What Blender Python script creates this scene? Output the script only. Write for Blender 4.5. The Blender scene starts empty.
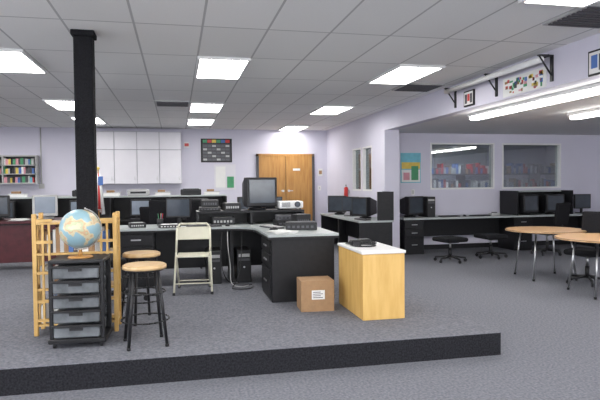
import bpy, bmesh, math, random
from mathutils import Matrix, Vector
random.seed(4)
sc=bpy.context.scene
sc.view_settings.view_transform='Standard'
sc.view_settings.look='None'

# ---------------- materials ----------------
def mat(name,col,rough=0.6,metal=0.0,nscale=0,namt=0.0,bump=0.0,spec=0.5,trans=0.0):
    m=bpy.data.materials.new(name); m.use_nodes=True
    nt=m.node_tree; b=nt.nodes['Principled BSDF']
    b.inputs['Base Color'].default_value=(*col,1); b.inputs['Roughness'].default_value=rough
    b.inputs['Metallic'].default_value=metal; b.inputs['Specular IOR Level'].default_value=spec
    if trans: b.inputs['Transmission Weight'].default_value=trans
    if nscale:
        tc=nt.nodes.new('ShaderNodeTexCoord'); n=nt.nodes.new('ShaderNodeTexNoise')
        n.inputs['Scale'].default_value=nscale; n.inputs['Detail'].default_value=4
        nt.links.new(tc.outputs['Object'],n.inputs['Vector'])
        cr=nt.nodes.new('ShaderNodeValToRGB')
        cr.color_ramp.elements[0].position=.3; cr.color_ramp.elements[1].position=.7
        cr.color_ramp.elements[0].color=(*[max(0,c*(1-namt)) for c in col],1)
        cr.color_ramp.elements[1].color=(*[min(1,c*(1+namt)) for c in col],1)
        nt.links.new(n.outputs['Fac'],cr.inputs['Fac']); nt.links.new(cr.outputs['Color'],b.inputs['Base Color'])
        if bump:
            bp=nt.nodes.new('ShaderNodeBump'); bp.inputs['Strength'].default_value=bump; bp.inputs['Distance'].default_value=.01
            nt.links.new(n.outputs['Fac'],bp.inputs['Height']); nt.links.new(bp.outputs['Normal'],b.inputs['Normal'])
    return m
def wood(name,c1,c2,sc_=(3,3,30),rough=.45):
    m=bpy.data.materials.new(name); m.use_nodes=True; nt=m.node_tree; b=nt.nodes['Principled BSDF']
    tc=nt.nodes.new('ShaderNodeTexCoord'); mp=nt.nodes.new('ShaderNodeMapping'); mp.inputs['Scale'].default_value=sc_
    n=nt.nodes.new('ShaderNodeTexNoise'); n.inputs['Scale'].default_value=1.5; n.inputs['Detail'].default_value=5
    cr=nt.nodes.new('ShaderNodeValToRGB'); cr.color_ramp.elements[0].position=.35; cr.color_ramp.elements[1].position=.65
    cr.color_ramp.elements[0].color=(*c1,1); cr.color_ramp.elements[1].color=(*c2,1)
    nt.links.new(tc.outputs['Object'],mp.inputs['Vector']); nt.links.new(mp.outputs['Vector'],n.inputs['Vector'])
    nt.links.new(n.outputs['Fac'],cr.inputs['Fac']); nt.links.new(cr.outputs['Color'],b.inputs['Base Color'])
    b.inputs['Roughness'].default_value=rough
    return m
def emis(name,col,s):
    m=bpy.data.materials.new(name); m.use_nodes=True; b=m.node_tree.nodes['Principled BSDF']
    b.inputs['Base Color'].default_value=(*col,1)
    b.inputs['Emission Color'].default_value=(*col,1); b.inputs['Emission Strength'].default_value=s
    return m

WALL=mat('wall_paint',(.60,.585,.68),.8,nscale=2,namt=.02)
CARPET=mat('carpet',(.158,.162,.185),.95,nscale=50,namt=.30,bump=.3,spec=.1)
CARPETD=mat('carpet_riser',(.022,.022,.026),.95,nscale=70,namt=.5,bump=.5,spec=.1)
BLK=mat('black_laminate',(.012,.012,.014),.45,nscale=20,namt=.15,spec=.3)
BLKP=mat('black_plastic',(.015,.015,.017),.4,nscale=30,namt=.1,spec=.35)
BLKF=mat('black_fabric',(.012,.012,.014),.9,nscale=90,namt=.4,bump=.3,spec=.15)
GREYTOP=mat('grey_laminate',(.36,.39,.39),.35,nscale=60,namt=.06)
WHITE=mat('white_laminate',(.72,.72,.72),.4,nscale=10,namt=.02)
CABW=mat('cabinet_white',(.64,.63,.68),.5,nscale=5,namt=.02)
CABG=mat('cabinet_gap',(.33,.33,.37),.6,nscale=5,namt=.02)
LGREY=mat('light_grey_plastic',(.42,.42,.42),.5,nscale=20,namt=.05)
BEIGE=mat('beige_enamel',(.60,.58,.47),.4,nscale=15,namt=.04)
CHROME=mat('brushed_steel',(.55,.55,.56),.3,1.0,nscale=30,namt=.06)
SCREEN=mat('screen_glass',(.05,.06,.075),.12,nscale=3,namt=.25)
SCREENB=mat('screen_glass_pale',(.20,.24,.30),.15,nscale=3,namt=.15)
MAPLE=wood('maple_ply',(.60,.36,.10),(.69,.45,.15),(12,12,2))
RACKW=wood('rack_pine',(.52,.31,.09),(.62,.40,.14),(10,10,2))
SEATW=wood('seat_wood',(.52,.34,.16),(.62,.44,.24),(4,20,4))
DOORW=wood('door_oak',(.38,.18,.045),(.48,.25,.07),(14,14,1.5))
TABW=wood('table_wood',(.50,.30,.15),(.60,.38,.21),(3,18,3),.3)
MAROON=mat('maroon_laminate',(.06,.010,.014),.4,nscale=12,namt=.2,spec=.3)
CARD=mat('cardboard',(.33,.20,.105),.85,nscale=25,namt=.08)
PAPER=mat('paper',(.72,.72,.71),.8,nscale=10,namt=.02)
DRAWER=mat('smoky_drawer',(.13,.14,.15),.25,nscale=8,namt=.4)
RED=mat('red_paint',(.50,.03,.03),.4,nscale=10,namt=.05)
GREEN=mat('green_board',(.06,.28,.13),.6,nscale=10,namt=.1)
BLUE=mat('blue_paint',(.06,.15,.42),.5,nscale=10,namt=.1)
YEL=mat('yellow_paint',(.65,.48,.08),.5,nscale=10,namt=.1)
CYAN=mat('cyan_paint',(.15,.45,.55),.5,nscale=10,namt=.1)
PINK=mat('pink_paint',(.6,.27,.32),.5,nscale=10,namt=.1)
DGREY=mat('dark_grey',(.07,.07,.08),.6,nscale=20,namt=.1)
MIRR=mat('slate_board',(.10,.105,.12),.5,nscale=5,namt=.1)
LIGHT=emis('fluorescent_lens',(1,.98,.94),17.5)
LIGHT2=emis('strip_lens',(1,.98,.94),17.0)
DIMLIGHT=emis('office_lens',(1,.98,.95),30)  # lens of the fill light added inside the office
FILLPANE=emis('daylight_pane',(.95,.97,1),8.0)  # glowing pane of the unseen windows added to brighten the room

# ceiling tiles
def ceiling_mat(name,ou,ov):
    m=bpy.data.materials.new(name); m.use_nodes=True; nt=m.node_tree; b=nt.nodes['Principled BSDF']
    tc=nt.nodes.new('ShaderNodeTexCoord'); mp=nt.nodes.new('ShaderNodeMapping'); mp.inputs['Location'].default_value=(ou,ov,0)
    br=nt.nodes.new('ShaderNodeTexBrick'); br.offset=0; br.squash=1
    br.inputs['Scale'].default_value=1; br.inputs['Brick Width'].default_value=.61; br.inputs['Row Height'].default_value=1.22
    br.inputs['Mortar Size'].default_value=.011; br.inputs['Mortar Smooth'].default_value=.1
    br.inputs['Color1'].default_value=(.82,.82,.81,1); br.inputs['Color2'].default_value=(.87,.87,.86,1)
    br.inputs['Mortar'].default_value=(.50,.50,.50,1)
    n=nt.nodes.new('ShaderNodeTexNoise'); n.inputs['Scale'].default_value=60; n.inputs['Detail'].default_value=3
    mx=nt.nodes.new('ShaderNodeMixRGB'); mx.blend_type='MULTIPLY'; mx.inputs['Fac'].default_value=.08
    nt.links.new(tc.outputs['Object'],mp.inputs['Vector']); nt.links.new(mp.outputs['Vector'],br.inputs['Vector'])
    nt.links.new(tc.outputs['Object'],n.inputs['Vector'])
    nt.links.new(br.outputs['Color'],mx.inputs['Color1']); nt.links.new(n.outputs['Fac'],mx.inputs['Color2'])
    nt.links.new(mx.outputs['Color'],b.inputs['Base Color']); b.inputs['Roughness'].default_value=.9
    return m
# object coords start at (U0,V0)=(-7,-3); tile edges pass through u=.255 and v=6.49
CEIL=ceiling_mat('ceiling_tiles',-(.255+7.0)+.61*12,-(6.49+3.0)+1.22*8)
# glass
def glassmat():
    m=bpy.data.materials.new('window_glass'); m.use_nodes=True; nt=m.node_tree
    for n in list(nt.nodes): nt.nodes.remove(n)
    o=nt.nodes.new('ShaderNodeOutputMaterial'); t=nt.nodes.new('ShaderNodeBsdfTransparent'); t.inputs[0].default_value=(.62,.68,.70,1)
    g=nt.nodes.new('ShaderNodeBsdfGlossy'); g.inputs['Roughness'].default_value=.02; g.inputs[0].default_value=(.9,.9,.9,1)
    mx=nt.nodes.new('ShaderNodeMixShader'); mx.inputs[0].default_value=.17
    nt.links.new(t.outputs[0],mx.inputs[1]); nt.links.new(g.outputs[0],mx.inputs[2]); nt.links.new(mx.outputs[0],o.inputs[0])
    return m
GLASS=glassmat()
# globe
def globemat():
    m=bpy.data.materials.new('globe_map'); m.use_nodes=True; nt=m.node_tree; b=nt.nodes['Principled BSDF']
    tc=nt.nodes.new('ShaderNodeTexCoord'); n=nt.nodes.new('ShaderNodeTexNoise'); n.inputs['Scale'].default_value=7.5; n.inputs['Detail'].default_value=5; n.inputs['Roughness'].default_value=.45
    cr=nt.nodes.new('ShaderNodeValToRGB'); cr.color_ramp.interpolation='CONSTANT'
    e=cr.color_ramp.elements; e[0].color=(.26,.41,.47,1); e[0].position=0
    e[1].position=.50; e[1].color=(.58,.50,.32,1)
    a=e.new(.54); a.color=(.54,.36,.22,1); a=e.new(.58); a.color=(.44,.48,.30,1); a=e.new(.63); a.color=(.60,.54,.38,1)
    nt.links.new(tc.outputs['Object'],n.inputs['Vector']); nt.links.new(n.outputs['Fac'],cr.inputs['Fac']); nt.links.new(cr.outputs['Color'],b.inputs['Base Color'])
    b.inputs['Roughness'].default_value=.3
    return m
GLOBE=globemat()

# ---------------- builder ----------------
class B:
    def __init__(s): s.bm=bmesh.new(); s.mats=[]
    def mi(s,m):
        if m not in s.mats: s.mats.append(m)
        return s.mats.index(m)
    def _fin(s,before,m,smooth=False):
        i=s.mi(m)
        for f in s.bm.faces:
            if f not in before:
                f.material_index=i
                if smooth and len(f.verts)<=4: f.smooth=True
    def box(s,x0,x1,y0,y1,z0,z1,m,bev=0,M=None,seg=1):
        before=set(s.bm.faces)
        T=Matrix.Translation(((x0+x1)/2,(y0+y1)/2,(z0+z1)/2))@Matrix.Diagonal((abs(x1-x0),abs(y1-y0),abs(z1-z0),1))
        if M: T=M@T
        r=bmesh.ops.create_cube(s.bm,size=1,matrix=T)
        if bev:
            es=list({e for v in r['verts'] for e in v.link_edges})
            bmesh.ops.bevel(s.bm,geom=es,offset=bev,segments=seg,affect='EDGES',profile=.5)
        s._fin(before,m,False)
        return s
    def cyl(s,p1,p2,r,m,r2=None,seg=14):
        before=set(s.bm.faces); p1=Vector(p1);p2=Vector(p2);d=p2-p1
        q=Vector((0,0,1)).rotation_difference(d.normalized()).to_matrix().to_4x4()
        T=Matrix.Translation((p1+p2)/2)@q
        bmesh.ops.create_cone(s.bm,cap_ends=True,segments=seg,radius1=r,radius2=r if r2 is None else r2,depth=d.length,matrix=T)
        s._fin(before,m,True); return s
    def sph(s,c,r,m,seg=16,M=None):
        before=set(s.bm.faces)
        if not hasattr(r,'__len__'): r=(r,r,r)
        T=Matrix.Translation(c)@Matrix.Diagonal((*r,1))
        bmesh.ops.create_uvsphere(s.bm,u_segments=seg*2,v_segments=seg,radius=1,matrix=T)
        s._fin(before,m,True); return s
    def tube(s,pts,r,m,seg=8):
        for a,b in zip(pts[:-1],pts[1:]): s.cyl(a,b,r,m,seg=seg)
        for p in pts[1:-1]: s.sph(p,r,m,seg=5)
        return s
    def ring(s,c,R,r,m,n=28,axis='z',a0=0,a1=2*math.pi):
        pts=[]
        for i in range(n+1):
            a=a0+(a1-a0)*i/n
            if axis=='z': pts.append((c[0]+R*math.cos(a),c[1]+R*math.sin(a),c[2]))
            else: pts.append((c[0]+R*math.cos(a),c[1],c[2]+R*math.sin(a)))
        for a,b in zip(pts[:-1],pts[1:]): s.cyl(a,b,r,m,seg=8)
        return s
    def prism(s,pts,z0,z1,m):
        before=set(s.bm.faces)
        lo=[s.bm.verts.new((x,y,z0)) for x,y in pts]; hi=[s.bm.verts.new((x,y,z1)) for x,y in pts]
        s.bm.faces.new(lo[::-1]); s.bm.faces.new(hi); n=len(pts)
        for i in range(n): s.bm.faces.new((lo[i],lo[(i+1)%n],hi[(i+1)%n],hi[i]))
        s._fin(before,m); return s
    def done(s,name,loc=(0,0,0),rz=0):
        bmesh.ops.recalc_face_normals(s.bm,faces=s.bm.faces)
        me=bpy.data.meshes.new(name); s.bm.to_mesh(me); s.bm.free()
        for m in s.mats: me.materials.append(m)
        o=bpy.data.objects.new(name,me); sc.collection.objects.link(o)
        o.location=loc; o.rotation_euler=(0,0,rz)
        return o
R=math.radians

# ---------------- room shell ----------------
PL=.19   # platform height
CZ=2.91
U0,U1,V0,V1=-7.0,11.0,-3.0,15.1
US=4.09; AZ=2.50; VW=11.2
B().box(U0-.15,U1+.15,V0-.15,V1+.15,-.12,0,CARPET).done('floor')
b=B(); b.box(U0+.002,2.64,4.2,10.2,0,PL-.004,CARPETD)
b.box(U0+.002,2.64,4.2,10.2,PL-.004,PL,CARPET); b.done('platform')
B().box(0,18,0,18.1,0,.1,CEIL).done('ceiling',(U0,V0,CZ))
def wallholes(name,axis,t0,t1,a0,a1,z0,z1,holes,m=WALL):
    b=B(); xs=sorted({a0,a1,*[h[0] for h in holes],*[h[1] for h in holes]})
    for p,q in zip(xs[:-1],xs[1:]):
        hs=[h for h in holes if h[0]<=p+1e-6 and h[1]>=q-1e-6]
        segs=[(z0,z1)] if not hs else [(z0,hs[0][2]),(hs[0][3],z1)]
        for s0,s1 in segs:
            if s1-s0<1e-4: continue
            if axis=='u': b.box(p,q,t0,t1,s0,s1,m)
            else: b.box(t0,t1,p,q,s0,s1,m)
    return b.done(name)
wallholes('wall_back','u',V1,V1+.15,U0,U1,0,CZ,[])
fw=[(-6.2+i*2.3,-4.2+i*2.3,.95,2.5) for i in range(5)]+[(5.3,7.3,.95,2.3),(7.6,9.6,.95,2.3)]
wallholes('wall_front','u',V0-.15,V0,U0,U1,0,CZ,fw)
lw=[(-2.2+i*2.2,-.3+i*2.2,1.1,2.4) for i in range(4)]
wallholes('wall_left','v',U0-.15,U0,V0,V1,0,CZ,lw)
wallholes('wall_right','v',U1,U1+.15,V0,V1,0,CZ,[])
w1=(5.34,6.87,1.29,2.30); w2=(7.06,8.55,1.29,2.30)
wallholes('wall_office','u',VW,VW+.15,US+.15,U1,0,AZ,[w1,w2])
w3=(11.40,12.02,1.27,2.25); w4=(12.12,12.75,1.27,2.25)
wallholes('wall_side','v',US,US+.15,10.7,V1,0,CZ,[w3,w4])
B().box(US,US+.15,V0,10.7,AZ,CZ,WALL).done('wall_soffit')
B().box(US+.15,U1,V0,VW,AZ,AZ+.1,mat('alcove_ceiling',(.74,.74,.76),.85,nscale=4,namt=.02)).done('ceiling_alcove')
B().box(US+.15,U1,VW+.15,V1,2.6,2.7,WALL).done('ceiling_office')
B().box(4.03,4.35,10.5,10.7,0,AZ,WALL,bev=.008).done('trim_pilaster')
B().box(U0,2.1,V1-.015,V1,0,.1,BLK).done('baseboard_back')
B().box(4.40,U1,VW-.012,VW,0,.1,BLK).done('baseboard_office')

def window(name,h,axis,t,pane=None,d=(0,.15)):
    b=B(); a0,a1,z0,z1=h; f=.035
    def bx(p,q,s0,s1,d0,d1,m):
        if axis=='u': b.box(p,q,t+d0,t+d1,s0,s1,m)
        else: b.box(t+d0,t+d1,p,q,s0,s1,m)
    bx(a0,a1,z0,z0+f,d[0],d[1],WHITE); bx(a0,a1,z1-f,z1,d[0],d[1],WHITE)
    bx(a0,a0+f,z0+f,z1-f,d[0],d[1],WHITE); bx(a1-f,a1,z0+f,z1-f,d[0],d[1],WHITE)
    if pane:
        m=(a0+a1)/2; bx(m-.02,m+.02,z0+f,z1-f,d[0]+.03,d[1]-.03,WHITE)
        bx(a0+f,m-.02,z0+f,z1-f,.07,.076,pane); bx(m+.02,a1-f,z0+f,z1-f,.07,.076,pane)
    else: bx(a0+f,a1-f,z0+f,z1-f,.07,.076,GLASS)
    return b.done(name)
window('window_1',w1,'u',VW,d=(-.015,.15)); window('window_2',w2,'u',VW,d=(-.015,.15))
window('window_3',w3,'v',US); window('window_4',w4,'v',US)
for i,h in enumerate(fw): window('window_%d'%(5+i),h,'u',V0-.15,FILLPANE)  # unseen glowing windows behind the camera, added to brighten the ceiling
for i,h in enumerate(lw): window('window_%d'%(20+i),h,'v',U0-.15,FILLPANE)  # more added glowing windows, out of view on the left wall
# office interior
B().box(6.2,7.4,12.6,13.2,2.56,2.6,WHITE).box(6.25,7.35,12.65,13.15,2.55,2.56,DIMLIGHT).done('office_ceiling_light')  # unseen fixture, added to brighten the interior behind the glass
SV=-1.3
b=B()
for i in range(5):
    b.box(6.2,10.6,14.6+SV,15.05+SV,.4*i+.03,.4*i+.06,DGREY)
for x in (6.2,7.3,8.4,9.5,10.57): b.box(x,x+.03,14.6+SV,15.05+SV,0,1.9,DGREY)
b.done('office_shelving')
b=B()
for i in range(60):
    x=6.26+i*.07
    if ((x-6.2)%1.1)<.05 or ((x-6.2)%1.1)>1.03: continue
    for k in (2,3,4): b.box(x,x+.055,14.65+SV,14.9+SV,.4*k+.06,.4*k+.06+random.uniform(.12,.28),random.choice([BLUE,PAPER,DGREY,LGREY,RED,CARD]))
b.done('office_books')
B().box(5.3,6.0,14.3,14.95,0,1.85,DGREY,bev=.01).box(5.33,5.97,14.28,14.3,.05,.6,LGREY,bev=.004).box(5.33,5.97,14.28,14.3,.63,1.2,LGREY,bev=.004).box(5.33,5.97,14.28,14.3,1.23,1.8,LGREY,bev=.004).done('filing_cabinet')
b=B(); b.box(7.3,9.0,V1-.03,V1,1.78,2.45,LGREY); b.box(7.34,8.96,V1-.035,V1-.03,1.82,2.41,PAPER); b.done('whiteboard')

# door
b=B(); d0,d1,dt=2.18,3.66,2.19
b.box(d0-.07,d0,V1-.05,V1,0,dt+.07,DGREY); b.box(d1,d1+.07,V1-.05,V1,0,dt+.07,DGREY); b.box(d0-.07,d1+.07,V1-.05,V1,dt,dt+.07,DOORW)
mid=(d0+d1)/2
b.box(d0,mid-.006,V1-.04,V1,.01,dt,DOORW,bev=.004); b.box(mid+.006,d1,V1-.04,V1,.01,dt,DOORW,bev=.004)
b.box(mid-.006,mid+.006,V1-.02,V1,.01,dt,BLK)
for sx in (-1,1):
    b.cyl((mid+sx*.08,V1-.04,1.25),(mid+sx*.08,V1-.09,1.25),.03,CHROME); b.box(mid+sx*.08-.02,mid+sx*.08+.09*sx+.02,V1-.10,V1-.08,1.24,1.26,CHROME)
b.box(mid+.2,mid+.4,V1-.045,V1-.04,1.80,1.86,PAPER)
b.done('door_1')

# ceiling lights
def troffer(u,v,z=CZ):
    b=B(); L=.61;W=.305
    b.box(-W,W,-L,-L+.03,-.03,0,WHITE).box(-W,W,L-.03,L,-.03,0,WHITE).box(-W,-W+.03,-L+.03,L-.03,-.03,0,WHITE).box(W-.03,W,-L+.03,L-.03,-.03,0,WHITE)
    b.box(-W+.03,W-.03,-L+.03,L-.03,-.018,-.008,LIGHT)
    b.done('ceiling_light',(u,v,z))
for u in (-4.32,-1.88,.56,3.0):
    for v in (-.22,3.44,7.1,10.76): troffer(u,v)
for u in (-4.32,-1.88,.56): troffer(u,13.2)
troffer(3.0,14.42)
def vent(u,v):
    b=B(); b.box(-.3,.3,-.3,.3,-.02,0,LGREY)
    for i in range(9): b.box(-.27,.27,-.27+i*.062,-.24+i*.062,-.03,-.02,DGREY)
    b.done('ceiling_vent',(u,v,CZ))
vent(3.61,8.0);vent(3.61,4.3);vent(-.05,10.3)
def strip(u,v0,v1):
    b=B(); b.box(u-.09,u+.09,v0,v1,AZ-.05,AZ,WHITE,bev=.01)
    b.box(u-.075,u+.075,v0+.02,v1-.02,AZ-.10,AZ-.05,LIGHT2,bev=.02)
    b.done('strip_light')
strip(4.48,4.3,7.9); strip(6.0,3.8,7.6); strip(8.3,4.5,8.0); strip(6.0,-1,2.2)  # last two strips are out of view, added to brighten the alcove

# ---------------- back wall furniture ----------------
b=B(); x0,x1,z0,z1=-2.07,.13,1.47,2.80
b.box(x0,x1,14.75,V1,z0,z1,CABG)
for i in range(4):
    a=x0+(x1-x0)/4*i
    for (s0,s1) in ((z0+.01,z0+.86),(z0+.88,z1-.01)):
        b.box(a+.008,a+.542,14.73,14.75,s0,s1,CABW,bev=.003)
    b.cyl((a+.49,14.71,z0+.1),(a+.49,14.71,z0+.2),.006,CHROME)
b.done('wall_cabinet')
b=B(); b.box(-4.6,1.9,14.5,V1-.015,0,.86,CABW); b.box(-4.62,1.92,14.47,V1-.015,.86,.9,GREYTOP)
for i in range(12): b.box(-4.58+i*.54,-4.07+i*.54,14.48,14.5,.1,.82,CABW,bev=.004)
b.done('base_cabinet')
b=B(); b.box(0,.5,0,.35,0,.3,LGREY,bev=.01); b.box(.03,.36,-.008,0,.03,.27,BLK); b.box(.39,.48,-.006,0,.03,.27,DGREY); b.box(.365,.378,-.03,-.01,.04,.26,CHROME); b.done('microwave',(-3.1,14.6,.9))
# notice board
b=B(); b.box(.64,1.46,V1-.03,V1,2.03,2.66,BLK); b.box(.68,1.42,V1-.035,V1-.03,2.06,2.53,DGREY)
for i,m in enumerate((GREEN,RED,YEL,GREEN,BLUE,RED)): b.box(.69+i*.12,.80+i*.12,V1-.04,V1-.03,2.55,2.63,m)
for i in range(6):
    for j in range(5): b.box(.70+i*.118,.80+i*.118,V1-.04,V1-.035,2.08+j*.09,2.13+j*.09,LGREY if (i+j)%3==0 else MIRR)
b.done('notice_board')
b=B(); b.box(.98,1.55,V1-.03,V1,1.30,1.98,CABW); b.box(1.02,1.28,V1-.04,V1-.03,1.36,1.92,PAPER); b.box(1.32,1.5,V1-.04,V1-.03,1.35,1.65,GREEN); b.done('wall_poster')
B().box(.20,.34,V1-.06,V1,2.42,2.56,WHITE).box(.215,.325,V1-.065,V1-.06,2.45,2.53,RED).done('exit_sign')
B().box(3.84,3.96,V1-.03,V1,1.65,1.85,PAPER).box(3.86,3.94,V1-.035,V1-.03,1.7,1.8,CARD).done('wall_sign')
B().box(3.83,3.92,V1-.015,V1,1.25,1.38,WHITE).box(3.865,3.885,V1-.02,V1-.015,1.29,1.34,LGREY).done('light_switch')
# wall shelf with bins
b=B(); b.box(-4.9,-3.35,14.8,V1,1.5,1.53,LGREY); b.box(-4.9,-3.35,14.8,V1,1.73,1.75,LGREY); b.box(-4.9,-3.35,14.8,V1,1.95,1.97,LGREY); b.box(-4.9,-3.35,14.8,V1,2.17,2.2,LGREY); b.box(-4.9,-3.35,15.06,V1,1.53,2.17,DGREY)
for x in (-4.9,-4.13,-3.38): b.box(x,x+.03,14.8,V1,1.53,2.17,LGREY)
b.done('wall_shelf')
b=B(); cols=[RED,BLUE,YEL,CYAN,GREEN,PAPER,PINK,DGREY,BLK,LGREY,DGREY]
for z in (1.53,1.75,1.97):
    for h0 in (-4.86,-4.09):
        x=h0
        while x<h0+.65:
            w=random.uniform(.03,.07); b.box(x,x+w-.006,14.84,15.02,z,z+random.uniform(.12,.17),random.choice(cols)); x+=w
b.done('shelf_books')
b=B(); b.cyl((-3.3,V1-.02,1.5),(-3.3,V1-.02,2.9),.015,LGREY).box(-3.36,-3.24,V1-.04,V1,1.38,1.5,LGREY); b.done('electrical_conduit')

# ---------------- generic equipment ----------------
def lcd(loc,rz=0,w=.42,h=.32,scr=SCREEN,body=BLKP):
    b=B(); b.box(-.12,.12,-.08,.09,0,.015,body,bev=.006); b.box(-.025,.025,.02,.05,.015,.2,body)
    b.box(-w/2,w/2,-.015,.03,.10,.10+h,body,bev=.008); b.box(-w/2+.02,w/2-.02,-.018,-.014,.125,.08+h,scr)
    return b.done('lcd_monitor',loc,rz)
def crt(loc,rz=0,w=.42,h=.38,body=BLKP,scr=SCREEN,name='crt_monitor'):
    b=B(); b.cyl((0,.02,0),(0,.02,.03),.12,body); b.cyl((0,.02,.03),(0,.02,.06),.07,body)
    b.box(-w/2,w/2,-.17,-.05,.05,.05+h,body,bev=.012,seg=2)
    bm=b.bm; before=set(bm.faces); a=w/2-.01; c=w/2-.08
    f=[(-a,-.05,.06),(a,-.05,.06),(a,-.05,.04+h),(-a,-.05,.04+h)]; k=[(-c,.22,.09),(c,.22,.09),(c,.22,h-.03),(-c,.22,h-.03)]
    F=[bm.verts.new(p) for p in f];K=[bm.verts.new(p) for p in k]
    bm.faces.new(F);bm.faces.new(K[::-1])
    for i in range(4): bm.faces.new((F[i],K[i],K[(i+1)%4],F[(i+1)%4]))
    b._fin(before,body)
    b.box(-w/2+.035,w/2-.035,-.176,-.168,.095,.02+h,scr,bev=.003)
    return b.done(name,loc,rz)
def keyboard(loc,rz=0,body=BLKP,key=DGREY):
    b=B(); b.box(-.22,.22,-.07,.07,0,.018,body,bev=.004)
    for i in range(14):
        for j in range(4): b.box(-.205+i*.0295,-.18+i*.0295,-.06+j*.031,-.035+j*.031,.018,.024,key)
    return b.done('keyboard',loc,rz)
def mouse(loc,rz=0):
    b=B(); b.sph((0,0,.0),(.03,.055,.035),BLKP,seg=8); 
    bmesh.ops.bisect_plane(b.bm,geom=b.bm.verts[:]+b.bm.edges[:]+b.bm.faces[:],plane_co=(0,0,0),plane_no=(0,0,-1),clear_outer=True)
    b.box(-.004,.004,.02,.04,.03,.036,DGREY)
    return b.done('computer_mouse',loc,rz)
def tower(loc,rz=0,body=BLKP):
    b=B(); b.box(-.09,.09,-.22,.22,.0,.42,body,bev=.008); b.box(-.07,.07,-.225,-.22,.33,.37,LGREY); b.box(-.07,.07,-.225,-.22,.28,.31,DGREY); b.cyl((0,-.22,.2),(0,-.227,.2),.012,CHROME)
    return b.done('computer_tower',loc,rz)
def printer(loc,rz=0,body=LGREY):
    b=B(); b.box(-.22,.22,-.15,.18,0,.13,body,bev=.015); b.box(-.17,.17,-.13,.1,.13,.142,body,bev=.005); b.box(-.16,.16,-.153,-.148,.05,.09,BLK)
    return b.done('printer',loc,rz)
def chair(loc,rz=0,arms=False,back=True,sh=.46,bh=.45,name='office_chair'):
    b=B()
    for i in range(5):
        a=i*2*math.pi/5+.3; ex,ey=.28*math.cos(a),.28*math.sin(a)
        b.cyl((0,0,.10),(ex,ey,.075),.022,BLKP,r2=.014); b.cyl((ex-.012*math.sin(a),ey+.012*math.cos(a),.03),(ex+.012*math.sin(a),ey-.012*math.cos(a),.03),.03,BLKP)
        b.cyl((ex,ey,.055),(ex,ey,.08),.01,BLKP)
    b.cyl((0,0,.08),(0,0,.25),.03,BLKP); b.cyl((0,0,.25),(0,0,sh-.06),.018,CHROME)
    b.box(-.1,.1,-.12,.12,sh-.07,sh-.04,BLKP)
    b.box(-.24,.24,-.24,.23,sh-.05,sh+.03,BLKF,bev=.035,seg=3)
    if back:
        b.tube([(0,.1,sh-.05),(0,.28,sh-.03),(0,.31,sh+.15)],.018,BLKP)
        T=Matrix.Translation((0,.28,sh+.13))@Matrix.Rotation(R(-8),4,'X')
        b.box(-.21,.21,-.035,.035,0,bh,BLKF,bev=.034,seg=3,M=T)
    if arms:
        for s in(-1,1):
            b.tube([(s*.22,.05,sh-.03),(s*.28,.05,sh),(s*.28,.05,sh+.2)],.014,BLKP); b.box(s*.28-.03,s*.28+.03,-.13,.13,sh+.2,sh+.225,BLKP,bev=.01)
    return b.done(name,loc,rz)

# carrels (back rows)
def carrel(u,v,z=0,n=1,w=1.2,mon='lcd',h=1.22,top=True):
    b=B(); W=w*n; d=.7
    b.box(0,W,0,d,.70,.735,BLK); b.box(0,W,d-.03,d,0,h,BLK)
    for i in range(n+1):
        x=min(max(i*w-.015,0),W-.03); b.box(x,x+.03,0,d-.03,0,.70,BLK); b.box(x,x+.03,.1,d-.03,.735,h-.03,BLK)
    if top: b.box(0,W,.30,d-.03,h-.03,h,GREYTOP)
    b.done('computer_carrel',(u,v,z))
carrel(-2.55,12.0,0,3)
for i in range(3):
    crt((-1.95+i*1.2,12.38,.735),0,scr=SCREENB,h=.36); keyboard((-1.95+i*1.2,12.12,.735))
carrel(-6.4,12.0,0,3)
for i in range(3):
    crt((-5.8+i*1.2,12.38,.735),0,scr=SCREEN,h=.36); keyboard((-5.8+i*1.2,12.12,.735))
for i in range(5):
    printer((-4.95+i*.6 if i<2 else -1.9+(i-2)*1.1,12.48,1.22),0,LGREY if i%2 else BLKP)
for u in (-1.35,-.3,.75,-3.2):
    b=B(); b.box(-.16,.16,-.11,.11,0,.06,PAPER); b.box(-.12,.18,-.1,.1,.06,.075,LGREY); b.box(-.1,.05,-.08,.08,.075,.12,CARD); b.done('paper_box',(u,12.5,1.22))
# dark desk right of the carrels
b=B(); b.box(0,1.3,0,.7,.7,.74,BLK); b.box(0,.03,0,.7,0,.7,BLK); b.box(1.27,1.3,0,.7,0,.7,BLK); b.box(.03,1.27,.6,.63,.1,.7,BLK); b.done('computer_desk',(1.15,12.0,0))
crt((1.5,12.35,.74),0,scr=SCREEN); lcd((2.1,12.35,.74),0)
# conference table at left
b=B(); b.box(0,3.6,0,.85,.70,.74,MAROON,bev=.006); b.box(.05,3.55,.06,.09,.12,.70,MAROON); b.box(.05,.09,.09,.8,0,.70,MAROON); b.box(3.51,3.55,.09,.8,0,.70,MAROON); b.box(.05,3.55,.05,.06,.68,.70,BLK)
b.box(.05,.12,.06,.09,0,.12,MAROON); b.box(3.48,3.55,.06,.09,0,.12,MAROON)
b.done('conference_table',(-5.35,9.0,PL))
crt((-2.03,9.5,PL+.74),R(10),body=LGREY,scr=SCREENB,w=.36,h=.33)
crt((-2.75,9.5,PL+.74),R(15),body=BLKP,scr=SCREEN,w=.40,h=.33)
b=B()
for i in range(6): b.box(-.11,.11,-.14,.14,i*.004,i*.004+.0035,PAPER,M=Matrix.Rotation(R(i*7-12),4,'Z'))
b.done('paper_stack',(-2.35,9.25,PL+.74))
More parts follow.
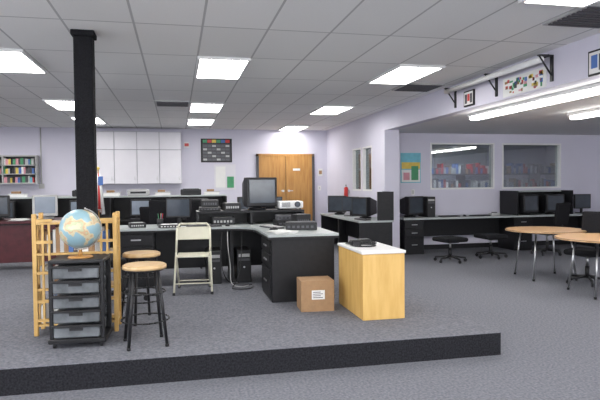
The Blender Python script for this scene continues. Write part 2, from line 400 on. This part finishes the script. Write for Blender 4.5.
# flag
b=B(); b.cyl((0,0,0),(0,0,.05),.14,YEL,r2=.10); b.cyl((0,0,.05),(0,0,1.75),.012,DOORW); b.sph((0,0,1.77),.03,YEL,seg=8)
for i in range(7):
    a=i*.9; m=RED if i%2 else PAPER
    b.cyl((.05*math.cos(a)+.03,.04*math.sin(a),.9+.02*i),(.015*math.cos(a)+.01,.015*math.sin(a),1.68),.035,m,r2=.01,seg=8)
b.box(.0,.09,-.05,-.03,1.45,1.62,BLUE)
b.done('flag_on_stand',(-1.45,11.2,0))
chair((-.35,11.3,0),R(150)); chair((.55,11.2,0),R(200)); chair((.42,8.75,PL),R(165)); chair((1.3,9.2,PL),R(190)); chair((-.15,9.0,PL),R(170))

# ---------------- main desk ----------------
b=B()
top=[(-.75,7.1),(.62,7.1),(.74,7.07),(.84,6.98),(.91,6.86),(.93,6.72),(.93,5.8),(1.70,5.8),(1.70,7.85),(-.75,7.85)]
b.prism(top,.70,.725,GREYTOP)
b.prism([(x+(.012 if x<0 else 0),y) for x,y in top],.675,.70,BLK)
b.box(.97,1.66,5.84,6.5,0.0,.675,BLK,bev=.006)
for k,(s0,s1) in enumerate(((.05,.34),(.36,.50),(.52,.65))):
    b.box(.955,.97,5.88,6.46,s0,s1,BLK,bev=.003); b.box(.945,.955,6.08,6.26,(s0+s1)/2-.008,(s0+s1)/2+.008,CHROME)
b.box(1.63,1.66,6.5,7.82,0,.675,BLK)
b.box(-.7,1.63,7.6,7.63,.15,.675,BLK)
b.box(-.72,-.28,7.16,7.6,0,.675,BLK,bev=.005)
for k,(s0,s1) in enumerate(((.05,.34),(.36,.50),(.52,.65))):
    b.box(-.70,-.30,7.145,7.16,s0,s1,BLK,bev=.003); b.box(-.56,-.44,7.135,7.145,(s0+s1)/2-.008,(s0+s1)/2+.008,CHROME)
b.box(.66,.70,7.2,7.6,0,.675,BLK)
b.done('corner_desk',(0,0,PL))
DT=PL+.725; ST=PL+.91
b=B(); b.box(.25,1.68,7.38,7.83,.16,.185,BLK); b.box(.25,.28,7.38,7.83,0,.16,BLK); b.box(1.65,1.68,7.38,7.83,0,.16,BLK); b.box(.28,1.65,7.80,7.83,0,.16,BLK); b.box(.95,.98,7.38,7.8,0,.16,BLK)
b.done('desk_riser_shelf',(0,0,DT))
crt((1.08,7.62,ST),R(14),w=.44,h=.39,scr=SCREEN)
# projector
b=B(); b.box(-.17,.17,-.13,.13,.015,.115,WHITE,bev=.02,seg=3); b.cyl((.08,-.13,.07),(.08,-.155,.07),.04,DGREY); b.cyl((.08,-.155,.07),(.08,-.16,.07),.033,SCREEN)
for x in(-.13,.13):
    for y in(-.1,.1): b.cyl((x,y,0),(x,y,.02),.012,BLKP)
for i in range(5): b.box(-.14,-.02,-.134,-.129,.04+i*.013,.046+i*.013,DGREY)
b.done('projector',(1.51,7.58,ST),R(5))
keyboard((.33,7.2,DT),R(5)); keyboard((1.13,6.78,DT),R(-75),DGREY,LGREY)
mouse((.63,7.22,DT)); mouse((1.1,6.45,DT),R(-80))
lcd((.02,7.6,DT),R(-20),w=.34,h=.26)
def gadget(name,loc,rz,w,d,h,body,acc):
    b=B(); b.box(-w/2,w/2,-d/2,d/2,0,h,body,bev=.006)
    for i in range(6): b.box(-w/2+.02+i*(w-.04)/6,-w/2+.02+(i+.6)*(w-.04)/6,-d/2-.003,-d/2,h*.3,h*.6,acc)
    b.box(-w/2+.03,w/2-.03,-d/2+.03,d/2-.03,h,h+.003,acc); return b.done(name,loc,rz)
gadget('network_switch',(.43,7.6,ST),0,.28,.2,.05,BLKP,DGREY)
gadget('radio_receiver',(.43,7.6,ST+.055),R(3),.22,.18,.09,BLKP,DGREY)
gadget('audio_mixer',(.72,7.6,ST),R(4),.22,.24,.10,BLKP,LGREY)
gadget('video_recorder',(1.42,6.42,DT),R(-10),.36,.28,.09,BLKP,DGREY)
gadget('disc_player',(1.42,7.12,DT),R(4),.38,.28,.07,BLKP,DGREY)
gadget('disc_player',(1.42,7.12,DT+.075),R(-4),.34,.26,.06,DGREY,BLKP)
gadget('cable_modem',(1.5,6.78,DT),R(14),.2,.16,.16,BLKP,DGREY)
gadget('card_reader',(.6,7.55,DT),0,.3,.22,.1,BLKP,LGREY)
gadget('file_tray',(-.1,7.25,DT),R(6),.26,.2,.04,BLKP,PAPER)
b=B()
for i in range(7): b.box(-.11,.11,-.14,.14,i*.003,i*.003+.0025,PAPER,M=Matrix.Rotation(R(i*5-12),4,'Z'))
b.done('paper_stack',(1.13,6.05,DT+.0),R(20))
b=B(); b.cyl((0,0,0),(0,0,.09),.04,BLKP)
for i in range(5): b.cyl((.02*math.cos(i*1.3),.02*math.sin(i*1.3),.05),(.035*math.cos(i*1.3),.035*math.sin(i*1.3),.16),.004,(RED,YEL,BLK,GREEN,BLUE)[i],seg=6)
b.done('pencil_cup',(-.22,7.6,DT))
gadget('desk_phone',(-.5,7.4,DT),R(10),.2,.2,.06,BLKP,LGREY)
tower((.45,7.35,PL),0)
tower((.83,7.36,PL),0,BLKP)
# cables
def cable(pts,r=.006,m=BLKP):
    cu=bpy.data.curves.new('cable','CURVE'); cu.dimensions='3D'; cu.bevel_depth=r; cu.bevel_resolution=2
    sp=cu.splines.new('NURBS'); sp.points.add(len(pts)-1); sp.use_endpoint_u=True; sp.order_u=4
    for p,q in zip(sp.points,pts): p.co=(*q,1)
    cu.materials.append(m); o=bpy.data.objects.new('cable',cu); sc.collection.objects.link(o)
z=PL+.008
cable([(.62,7.1,PL+.66),(.60,7.0,PL+.5),(.66,6.95,PL+.2),(.6,6.9,z),(.75,6.75,z),(.85,6.9,z)],m=LGREY)
cable([(.80,7.1,PL+.66),(.78,6.9,PL+.4),(.72,6.85,z),(.55,6.7,z),(.85,6.6,z),(.9,6.8,z)],m=BLKP)
cable([(.55,7.1,PL+.66),(.5,7.0,PL+.3),(.58,6.95,z),(.7,7.05,z),(.9,6.95,z)])

# cardboard box
b=B(); b.box(-.165,.165,-.14,.14,0,.30,CARD)
b.box(-.165,.165,-.14,-.0015,.30,.304,CARD); b.box(-.165,.165,.0015,.14,.30,.304,CARD); b.box(-.165,.165,-.0015,.0015,.299,.301,BLK)
b.box(-.06,.07,-.143,-.14,.12,.21,PAPER); 
for i in range(4): b.box(-.05,.05-.02*(i%2),-.1445,-.143,.135+i*.018,.142+i*.018,DGREY)
b.done('cardboard_box',(1.35,5.47,PL),R(-3))
# plywood cabinet
b=B(); b.box(1.65,2.06,4.86,5.64,0.0,.61,MAPLE,bev=.004); b.box(1.64,2.07,4.85,5.65,.61,.638,WHITE,bev=.005)
b.done('plywood_cabinet',(0,0,PL))
CT=PL+.638
b=B()
b.ring((0,0,.012),.11,.008,BLKP); b.ring((.05,.06,.028),.09,.008,BLKP); b.tube([(-.1,.1,.012),(-.12,.22,.012),(-.05,.3,.012)],.008,BLKP); b.box(.02,.14,.18,.3,0,.05,BLKP,bev=.01); b.box(-.12,-.02,.02,.12,0,.06,BLKP,bev=.01)
b.done('headphones',(1.80,5.25,CT))

# folding chair
b=B()
for s in(-1,1):
    b.tube([(s*.215,-.22,0.01),(s*.20,.02,.46),(s*.195,.15,.74),(s*.16,.165,.79)],.012,BEIGE)
    b.tube([(s*.185,.25,.01),(s*.185,-.15,.42)],.011,BEIGE)
    b.box(s*.215-.015,s*.215+.015,-.235,-.205,0,.03,BLKP); b.box(s*.185-.015,s*.185+.015,.235,.265,0,.03,BLKP)
b.tube([(-.16,.165,.79),(.16,.165,.79)],.012,BEIGE)
b.tube([(-.21,-.16,.12),(.21,-.16,.12)],.008,BEIGE); b.tube([(-.185,.18,.1),(.185,.18,.1)],.008,BEIGE)
b.box(-.185,.185,-.20,.17,.425,.445,BEIGE,bev=.008,seg=2)
T=Matrix.Translation((0,.13,.66))@Matrix.Rotation(R(-22),4,'X')
b.box(-.19,.19,-.008,.008,-.06,.10,BEIGE,bev=.005,M=T)
b.done('folding_chair',(.18,6.72,PL),R(-4))

# stools
def stool(loc,rz=0,h=.64):
    b=B(); b.cyl((0,0,h-.035),(0,0,h-.008),.17,SEATW,seg=36); b.cyl((0,0,h-.008),(0,0,h),.17,SEATW,r2=.155,seg=36); b.cyl((0,0,h-.05),(0,0,h-.035),.15,BLKP,seg=30)
    for i in range(4):
        a=math.pi/4+i*math.pi/2; b.cyl((.13*math.cos(a),.13*math.sin(a),h-.04),(.205*math.cos(a),.205*math.sin(a),0.01),.013,BLKP)
        b.cyl((.205*math.cos(a),.205*math.sin(a),0),(.205*math.cos(a),.205*math.sin(a),.02),.016,BLKP)
    b.ring((0,0,.20),.185,.007,BLKP); b.ring((0,0,.42),.158,.007,BLKP)
    return b.done('bar_stool',loc,rz)
stool((-.26,4.60,PL),R(10)); stool((-.33,5.40,PL),R(30))
chair((-.62,6.35,PL),R(120),bh=.5)

# column
b=B(); b.box(-.085,.085,-.085,.085,0,CZ-PL-.05,BLKF,bev=.01); b.box(-.105,.105,-.105,.105,CZ-PL-.05,CZ-PL,BLKF,bev=.006); b.box(-.1,.1,-.1,.1,0,.06,BLKF)
b.done('support_column',(-.84,5.68,PL))

# wooden rack
b=B(); W=.34; D=.14; H=1.03
for x in(-W,W-.035):
    for y in(-D,D-.035): b.box(x,x+.035,y,y+.035,0,H,RACKW,bev=.004)
for z in(.08,.38,.68,.94): b.box(-W+.035,W-.035,-D+.005,D-.005,z,z+.018,RACKW)
for s in(-1,1):
    x=s*(W-.0175)
    for z in(.08,.38,.68,.94): b.box(x-.01,x+.01,-D+.035,D-.035,z,z+.04,RACKW)
    for y in(-.06,0,.06): b.box(x-.006,x+.006,y-.012,y+.012,.12,.94,RACKW)
for x in(-W+.075,-W+.125,W-.09,W-.14):
    b.box(x,x+.018,-D,-D+.015,.1,.94,RACKW)
for z in(.12,.28,.52,.78,.96): 
    b.box(-W+.035,-W+.16,-D-.002,-D+.012,z,z+.025,RACKW); b.box(W-.16,W-.035,-D-.002,-D+.012,z,z+.025,RACKW)
b.done('wooden_rack',(-.85,5.18,PL))
b=B()
for z in(.098,.398,.698):
    x=-W+.05
    while x<W-.09:
        w=random.uniform(.015,.04); b.box(x,x+w-.002,-.10,.09,z,z+random.uniform(.15,.22),random.choice([PAPER,PAPER,LGREY,BLUE,CARD,DGREY])); x+=w
b.done('rack_books',(-.85,5.18,PL))

# drawer cart
b=B(); W=.205;D=.17
for x in(-W,W-.03):
    for y in(-D,D-.03): b.box(x,x+.03,y,y+.03,.05,.68,BLKP,bev=.005)
b.box(-W,W,-D,D,.66,.69,BLKP,bev=.008,seg=2); b.box(-W-.01,W+.01,-D-.01,D+.01,.04,.075,BLKP,bev=.006)
b.box(-W+.01,W-.01,D-.02,D-.01,.07,.66,BLKP)
for i in range(5):
    z=.085+i*.115; b.box(-W+.035,W-.035,-D-.015,D-.03,z,z+.088,DRAWER,bev=.008); b.box(-W+.02,W-.02,-D-.03,-D,z+.082,z+.1,BLKP,bev=.004)
    b.box(-.05,.05,-D-.035,-D-.03,z+.06,z+.082,BLKP)
for x in(-W+.03,W-.03):
    for y in(-D+.03,D-.03): b.cyl((x-.01,y,.022),(x+.01,y,.022),.022,BLKP); b.cyl((x,y,.03),(x,y,.05),.01,BLKP)
b.done('drawer_cart',(-.765,4.77,PL),R(-3))
# globe
b=B(); b.cyl((0,0,0),(0,0,.015),.10,DOORW,r2=.085,seg=30); b.cyl((0,0,.015),(0,0,.06),.02,DOORW,r2=.012)
cz=.228
b.ring((0,0,cz),.166,.005,CHROME,axis='y',a0=R(-105),a1=R(75))
b.sph((0,0,cz),.157,GLOBE,seg=24)
b.cyl((.04,0,cz+.155),(.043,0,cz+.17),.006,CHROME); b.cyl((-.04,0,cz-.155),(-.043,0,cz-.17),.006,CHROME)
b.done('globe',(-.765,4.77,PL+.69),R(20))

# ---------------- right side ----------------
b=B(); b.box(3.32,4.02,10.0,12.9,.70,.735,GREYTOP); b.box(3.34,4.0,10.02,10.05,0,.70,BLK); b.box(3.34,4.0,12.85,12.88,0,.70,BLK); b.box(3.34,3.4,11.4,11.46,0,.70,BLK); b.box(3.95,4.0,10.05,12.85,.2,.70,BLK)
b.box(3.70,4.02,10.0,10.04,.735,1.28,BLK); b.box(3.98,4.02,10.04,10.5,.735,1.28,BLK)
b.done('side_desk')
crt((3.70,10.75,.735),R(-60)); lcd((3.65,11.55,.735),R(-50)); crt((3.62,12.3,.735),R(-40)); keyboard((3.5,10.3,.735),R(-80))
b=B(); b.cyl((0,0,0),(0,0,.24),.05,RED,seg=20); b.sph((0,0,.24),(.05,.05,.04),RED,seg=8); b.cyl((0,0,.27),(0,0,.31),.012,CHROME); b.box(-.05,.03,-.01,.01,.31,.325,BLKP); b.tube([(0,0,.29),(-.06,0,.26),(-.065,0,.1)],.007,BLKP); b.box(-.02,.02,.045,.09,.12,.2,CHROME)
b.done('fire_extinguisher',(4.0,13.0,1.08),R(-90))
# window wall desk
b=B(); b.box(4.42,10.2,10.45,11.15,.70,.735,GREYTOP)
for x in (4.44,6.90,8.9):
    b.box(x,x+.42,10.48,11.1,.0,.70,BLK,bev=.004)
    for s0,s1 in((.05,.34),(.36,.51),(.53,.67)):
        b.box(x+.01,x+.41,10.465,10.48,s0,s1,BLK,bev=.003); b.box(x+.15,x+.27,10.455,10.465,(s0+s1)/2-.006,(s0+s1)/2+.006,CHROME)
b.box(4.86,6.9,11.05,11.08,.3,.70,BLK); b.box(7.32,8.9,11.05,11.08,.3,.70,BLK); b.box(9.32,10.15,11.05,11.08,.3,.7,BLK); b.box(10.12,10.17,10.48,11.08,0,.70,BLK)
b.box(6.98,7.01,10.5,11.15,.735,1.25,BLK); b.box(8.3,8.33,10.5,11.15,.735,1.25,BLK); b.box(7.01,8.3,11.12,11.15,.735,1.25,BLK); b.box(7.01,8.3,10.85,11.12,1.22,1.25,GREYTOP)
b.done('long_computer_desk')
crt((4.72,10.82,.735),R(20)); tower((5.08,10.82,.735),0)
crt((7.32,10.72,.735),R(10)); crt((7.95,10.72,.735),R(-5)); lcd((8.8,10.8,.735),0)
keyboard((5.5,10.65,.735)); keyboard((6.2,10.65,.735),R(6)); mouse((5.85,10.65,.735))
b=B(); b.box(-.1,.1,-.07,.07,0,.05,LGREY,bev=.008); b.box(-.05,.05,-.03,.03,.05,.07,DGREY); b.done('desk_phone',(6.6,10.75,.735))
# poster
b=B(); b.box(4.66,5.12,VW-.012,VW,1.44,2.08,CYAN); b.box(4.68,5.10,VW-.015,VW-.012,1.46,1.72,PAPER); b.box(4.68,5.10,VW-.015,VW-.012,1.74,1.88,YEL); b.box(4.70,5.08,VW-.018,VW-.015,1.92,2.05,CYAN); b.box(4.72,4.86,VW-.018,VW-.015,1.5,1.66,PINK); b.box(4.9,5.06,VW-.018,VW-.015,1.5,1.80,GREEN)
b.done('wall_poster')
B().box(4.9,4.97,VW-.02,VW,1.18,1.3,WHITE).box(4.92,4.95,VW-.024,VW-.02,1.2,1.28,LGREY).done('wall_outlet')
chair((4.85,9.35,0),R(190),back=False,sh=.42,name='rolling_stool'); chair((5.85,9.65,0),R(180),back=False,sh=.42,name='rolling_stool')
chair((7.15,9.75,0),R(200)); chair((8.3,9.2,0),R(170))
# soffit decorations
def picture(v0,v1,z0,z1,mats,frame=BLK):
    b=B(); b.box(US-.025,US,v0,v1,z0,z1,frame); b.box(US-.03,US-.025,v0+.02,v1-.02,z0+.02,z1-.02,PAPER)
    n=len(mats); w=(v1-v0-.06)/n
    for i,m in enumerate(mats): b.box(US-.033,US-.03,v0+.03+i*w,v0+.03+(i+.8)*w,z0+.04+.03*(i%2),z1-.05,m)
    return b.done('framed_picture')
picture(7.15,7.42,2.53,2.75,(DGREY,RED,DGREY)); picture(4.65,4.92,2.5,2.75,(DGREY,BLUE))
b=B(); b.box(US-.01,US,5.6,6.45,2.52,2.75,PAPER)
cc=[PINK,GREEN,RED,YEL,PINK,BLUE,GREEN,RED,CARD,DGREY]
for i in range(44):
    v=random.uniform(5.62,6.37); z=random.uniform(2.53,2.69); b.box(US-.014,US-.01,v,v+random.uniform(.02,.07),z,z+random.uniform(.02,.05),random.choice(cc))
b.done('wall_mural')
b=B(); b.cyl((US-.14,5.5,2.80),(US-.14,7.75,2.80),.035,WHITE,seg=20)
for v in(5.5,6.6,7.7):
    b.box(US-.18,US,v-.02,v+.02,2.835,2.85,BLKP); b.box(US-.02,US,v-.02,v+.02,2.56,2.85,BLKP); b.cyl((US-.17,v,2.84),(US-.01,v,2.62),.01,BLKP)
b.cyl((US-.05,5.5,2.845),(US-.05,7.7,2.845),.015,BLKP)
b.done('projection_screen')

# tables
def table(loc,r=.58,h=.73):
    b=B(); b.cyl((0,0,h-.03),(0,0,h-.004),r,BLKP,seg=48); b.cyl((0,0,h-.004),(0,0,h),r-.004,TABW,seg=48); b.cyl((0,0,h-.022),(0,0,h-.008),r+.003,TABW,seg=48)
    for i in range(4):
        a=R(35)+i*math.pi/2; b.tube([(.36*math.cos(a),.36*math.sin(a),h-.03),(.45*math.cos(a),.45*math.sin(a),.02)],.013,CHROME); b.cyl((.45*math.cos(a),.45*math.sin(a),0),(.45*math.cos(a),.45*math.sin(a),.03),.018,BLKP)
    b.ring((0,0,h-.04),.37,.01,CHROME)
    return b.done('round_table',loc)
table((5.42,7.45,0),r=.56); table((5.36,6.15,0),r=.60)
chair((5.66,6.84,0),R(-62),sh=.46,bh=.42)

# world & camera
w=bpy.data.worlds.new('W'); sc.world=w; w.use_nodes=True; w.node_tree.nodes['Background'].inputs[0].default_value=(.5,.55,.6,1); w.node_tree.nodes['Background'].inputs[1].default_value=.3
cd=bpy.data.cameras.new('cam'); cam=bpy.data.objects.new('camera',cd); sc.collection.objects.link(cam)
cd.sensor_width=36; cd.lens=36*560/600; cam.location=(0,0,1.46)
M=Matrix.Rotation(R(-12.4),4,'Z')@Matrix.Rotation(R(90-1.74),4,'X')@Matrix.Rotation(R(-.53),4,'Z')
cam.rotation_euler=M.to_euler(); sc.camera=cam
